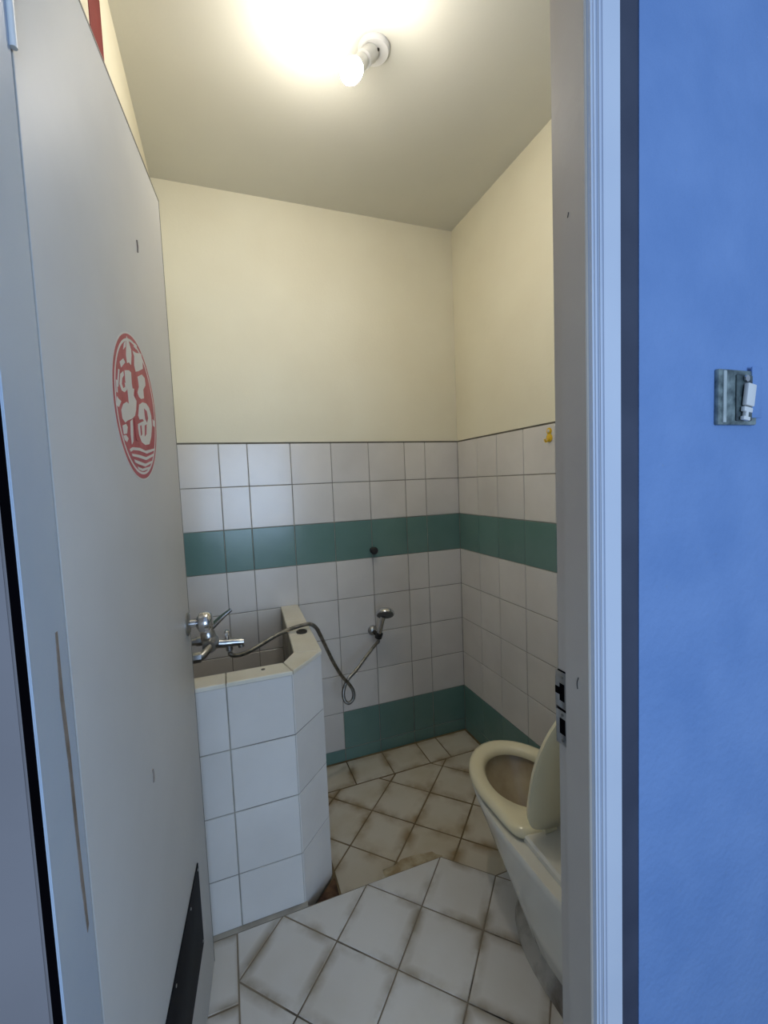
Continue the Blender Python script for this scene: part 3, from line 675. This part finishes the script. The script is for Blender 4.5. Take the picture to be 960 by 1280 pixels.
# ------------------------------------------------------------ toilet facing the back wall
TX = 0.885
toilet = empty('toilet', (TX, 0.95, ZN)); prop(toilet, 'cream ceramic toilet with raised lid behind the door jamb', 'toilet')
def egg(hw, yb, yf, z, n=40, cx=TX, square=0.0):
    """egg outline: round front at yf, blunter back at yb"""
    L = yf - yb; ym = yb + L * 0.42
    out = []
    for i in range(n):
        a = 2 * math.pi * i / n
        c, s = math.cos(a), math.sin(a)
        if s >= 0:
            out.append((cx + hw * c, ym + (yf - ym) * s, z))
        else:
            p = 2.0 / (2.0 + 6 * square)
            out.append((cx + hw * math.copysign(abs(c) ** p, c), ym - (ym - yb) * (abs(s) ** p), z))
    return out
def loft(bm, rings, cap0=True, cap1=True):
    V = [[bm.verts.new(p) for p in r] for r in rings]; n = len(V[0])
    for a, b in zip(V, V[1:]):
        for i in range(n): bm.faces.new((a[i], a[(i + 1) % n], b[(i + 1) % n], b[i]))
    if cap0: bm.faces.new(V[0][::-1])
    if cap1: bm.faces.new(V[-1])
ZR = 0.425
bm = bmesh.new()
outer = [(0.182, 0.165, 0.70, 1.02, 1.0), (0.186, 0.170, 0.695, 1.06, 0.9), (0.24, 0.174, 0.69, 1.15, 0.8), (0.31, 0.178, 0.69, 1.27, 0.7), (0.365, 0.184, 0.69, 1.345, 0.6), (0.400, 0.190, 0.69, 1.386, 0.6), (0.418, 0.192, 0.69, 1.394, 0.6), (ZR, 0.187, 0.692, 1.389, 0.6)]
rings = [egg(hw, yb, yf, z, square=sq) for z, hw, yb, yf, sq in outer]
rings.append(egg(0.128, 1.00, 1.325, ZR))
loft(bm, rings, True, False)
bm_obj('bowl', bm, 'ceramic_body', toilet, smooth=True, angle=50)
bm = bmesh.new()
loft(bm, [egg(0.128, 1.00, 1.325, ZR), egg(0.122, 1.005, 1.315, 0.405), egg(0.10, 1.02, 1.27, 0.33), egg(0.06, 1.04, 1.19, 0.26), egg(0.03, 1.06, 1.13, 0.235)], False, True)
for f in bm.faces: f.normal_flip()
me_in = bm_obj('bowl_inside', bm, 'bowl_inside', toilet, smooth=True)
bm = bmesh.new()
loft(bm, [egg(0.158, 0.70, 1.14, ZN + 0.001, square=0.5), egg(0.155, 0.70, 1.13, ZN + 0.02, square=0.5), egg(0.128, 0.70, 1.04, ZN + 0.05, square=0.5), egg(0.124, 0.70, 1.04, 0.19, square=0.5)])
bm_obj('pedestal', bm, 'pedestal', toilet, smooth=True)
# deck behind the seat
bm = bmesh.new()
poly = [(TX - 0.150, 0.965), (TX - 0.158, 0.70), (TX + 0.158, 0.70), (TX + 0.150, 0.965)]
add_prism(bm, poly, ZR + 0.0005, ZR + 0.022, 0.006); bm_obj('deck', bm, 'ceramic_body', toilet, smooth=True)
# seat ring
bm = bmesh.new()
n = 44
so = [egg(0.170, 0.955, 1.368, ZR + 0.004, n, square=0.8), egg(0.176, 0.950, 1.374, ZR + 0.014, n, square=0.8), egg(0.171, 0.954, 1.369, ZR + 0.027, n, square=0.8), egg(0.156, 0.970, 1.354, ZR + 0.033, n, square=0.8),
      egg(0.128, 1.005, 1.325, ZR + 0.030, n), egg(0.118, 1.015, 1.312, ZR + 0.016, n), egg(0.118, 1.015, 1.312, ZR + 0.004, n)]
V = [[bm.verts.new(p) for p in r] for r in so]
for k in range(len(V)):
    a, b = V[k], V[(k + 1) % len(V)]
    for i in range(n): bm.faces.new((a[i], a[(i + 1) % n], b[(i + 1) % n], b[i]))
bm_obj('seat', bm, 'seat_plastic', toilet, smooth=True, angle=60)
# raised lid, leaning on the tank
HL = Vector((TX, 0.955, ZR + 0.03)); lean = math.radians(12)
LM = Matrix.Translation(HL) @ Matrix.Rotation(math.radians(90) + lean, 4, 'X')
bm = bmesh.new()
def legg(hw, y0, y1, z): return [tuple(LM @ Vector((p[0], p[1], p[2]))) for p in egg(hw, y0, y1, z, n, cx=0.0, square=0.35)]
loft(bm, [legg(0.150, 0.015, 0.415, -0.004), legg(0.163, 0.004, 0.430, -0.002), legg(0.166, 0.001, 0.434, 0.008), legg(0.157, 0.010, 0.425, 0.016), legg(0.10, 0.08, 0.34, 0.021)])
bm_obj('lid', bm, 'seat_plastic', toilet, smooth=True, angle=60)
for sx in (-0.075, 0.075):
    bm = bmesh.new(); add_tube(bm, [(TX + sx - 0.02, 0.95, ZR + 0.028), (TX + sx + 0.02, 0.95, ZR + 0.028)], 0.011, 12); bm_obj('hinge', bm, 'seat_plastic', toilet, smooth=True)
bm = bmesh.new(); add_box(bm, TX - 0.178, TX + 0.178, YI + 0.006, 0.752, ZR + 0.022, 0.80, 0.02); bm_obj('tank', bm, 'ceramic_body', toilet, smooth=True)
bm = bmesh.new(); add_box(bm, TX - 0.184, TX + 0.184, YI + 0.003, 0.758, 0.80, 0.832, 0.01); tl = bm_obj('tank_lid', bm, 'ceramic_body', toilet, smooth=True)
bm = bmesh.new(); add_lathe(bm, [(0.022, 0), (0.022, 0.004), (0.018, 0.008), (0, 0.008)], Matrix.Translation((TX, 0.68, 0.832)), 20); bm_obj('flush_button', bm, 'chrome', tl, smooth=True)

# ------------------------------------------------------------ ceiling lamp holder and bulb
RC = Vector((0.518, 1.335, ZC)); TIP = Vector((0.400, 1.250, 2.600))
AX = (TIP - (RC + Vector((-0.008, 0, -0.02)))).normalized(); A0 = RC + Vector((-0.008, 0, -0.012))
lampholder = empty('lamp_holder', RC); prop(lampholder, 'white angled lamp holder on the ceiling', 'lamp holder')
bm = bmesh.new(); add_lathe(bm, [(0.05, -0.0005), (0.05, 0.006), (0.044, 0.014), (0.0, 0.018)], frame_to(RC, (0, 0, -1)), 28); bm_obj('ceiling_rose', bm, 'white_plastic', lampholder, smooth=True)
bm = bmesh.new(); add_lathe(bm, [(0.0, 0.0000), (0.023, 0.0000), (0.025, 0.0150), (0.021, 0.0375), (0.023, 0.0562), (0.024, 0.0775), (0.019, 0.0825), (0, 0.0825)], frame_to(A0, AX), 24); bm_obj('socket', bm, 'white_plastic', lampholder, smooth=True)
bm = bmesh.new(); add_lathe(bm, [(0.004, 0), (0.004, 0.004), (0, 0.005)], frame_to(RC + Vector((0.006, -0.02, -0.0175)), (0, 0, -1)), 10); bm_obj('screw', bm, 'dark_rubber', lampholder, smooth=True)
bulb = empty('light_bulb', A0 + AX * 0.0825); prop(bulb, 'lit white compact bulb screwed into the ceiling holder', 'bulb')
bm = bmesh.new(); add_lathe(bm, [(0.0, 0.0800), (0.017, 0.0800), (0.021, 0.0938), (0.0235, 0.1225), (0.0255, 0.1475), (0.0255, 0.1512), (0, 0.1512)], frame_to(A0, AX), 24); bm_obj('collar', bm, 'white_plastic', bulb, smooth=True)
me_, nt_, b_ = new_mat('bulb_glow')
b_.inputs['Base Color'].default_value = (1, 1, 1, 1); b_.inputs['Emission Color'].default_value = (1.0, 0.94, 0.85, 1); b_.inputs['Emission Strength'].default_value = BULB_STRENGTH
M['bulb'] = me_
bm = bmesh.new(); add_lathe(bm, [(0.0, 0.1500), (0.0245, 0.1506), (0.0285, 0.1700), (0.0285, 0.1875), (0.0245, 0.2075), (0.015, 0.2213), (0, 0.2263)], frame_to(A0, AX), 24); bm_obj('glass', bm, 'bulb', bulb, smooth=True)

# ------------------------------------------------------------ light switch on the blue wall
sw = empty('light_switch', (0.88, 0.53, 1.584)); prop(sw, 'grimy old light switch with white lever on the blue wall', 'switch')
bm = bmesh.new(); add_box(bm, 0.828, 0.934, 0.522, 0.5305, 1.535, 1.633, 0.003); plate = bm_obj('plate', bm, 'switch_plate', sw, smooth=True)
bm = bmesh.new(); add_box(bm, 0.838, 0.846, 0.5195, 0.5225, 1.539, 1.630, 0.001); bm_obj('tape_strip', bm, 'tape', sw, smooth=True)
bm = bmesh.new(); add_box(bm, 0.916, 0.945, 0.5205, 0.5235, 1.548, 1.640, 0.001); bm_obj('tape_strip', bm, 'blue_wall', sw, smooth=True)
bm = bmesh.new(); add_box(bm, 0.872, 0.916, 0.519, 0.5225, 1.542, 1.624, 0.002); bm_obj('socket_frame', bm, 'switch_dark', sw, smooth=True)
LR = Matrix.Translation((0.896, 0.513, 1.587)) @ Matrix.Rotation(math.radians(9), 4, 'Y')
bm = bmesh.new(); add_box(bm, -0.0115, 0.0115, -0.004, 0.004, -0.020, 0.020, 0.002, LR); bm_obj('lever', bm, 'white_plastic', sw, smooth=True)
bm = bmesh.new()
add_box(bm, -0.013, 0.010, -0.003, 0.004, -0.031, -0.022, 0.0015, LR); add_box(bm, -0.0075, 0.0, -0.003, 0.004, -0.042, -0.028, 0.0015, LR)
add_box(bm, -0.012, 0.006, -0.003, 0.004, -0.046, -0.039, 0.0015, LR)
bm_obj('lever_stem', bm, 'white_plastic', sw, smooth=True)
bm = bmesh.new(); add_lathe(bm, [(0.006, 0), (0.006, 0.003), (0, 0.004)], frame_to((0.893, 0.5172, 1.617), (0, -1, 0)), 12); bm_obj('screw', bm, 'chrome', sw, smooth=True)
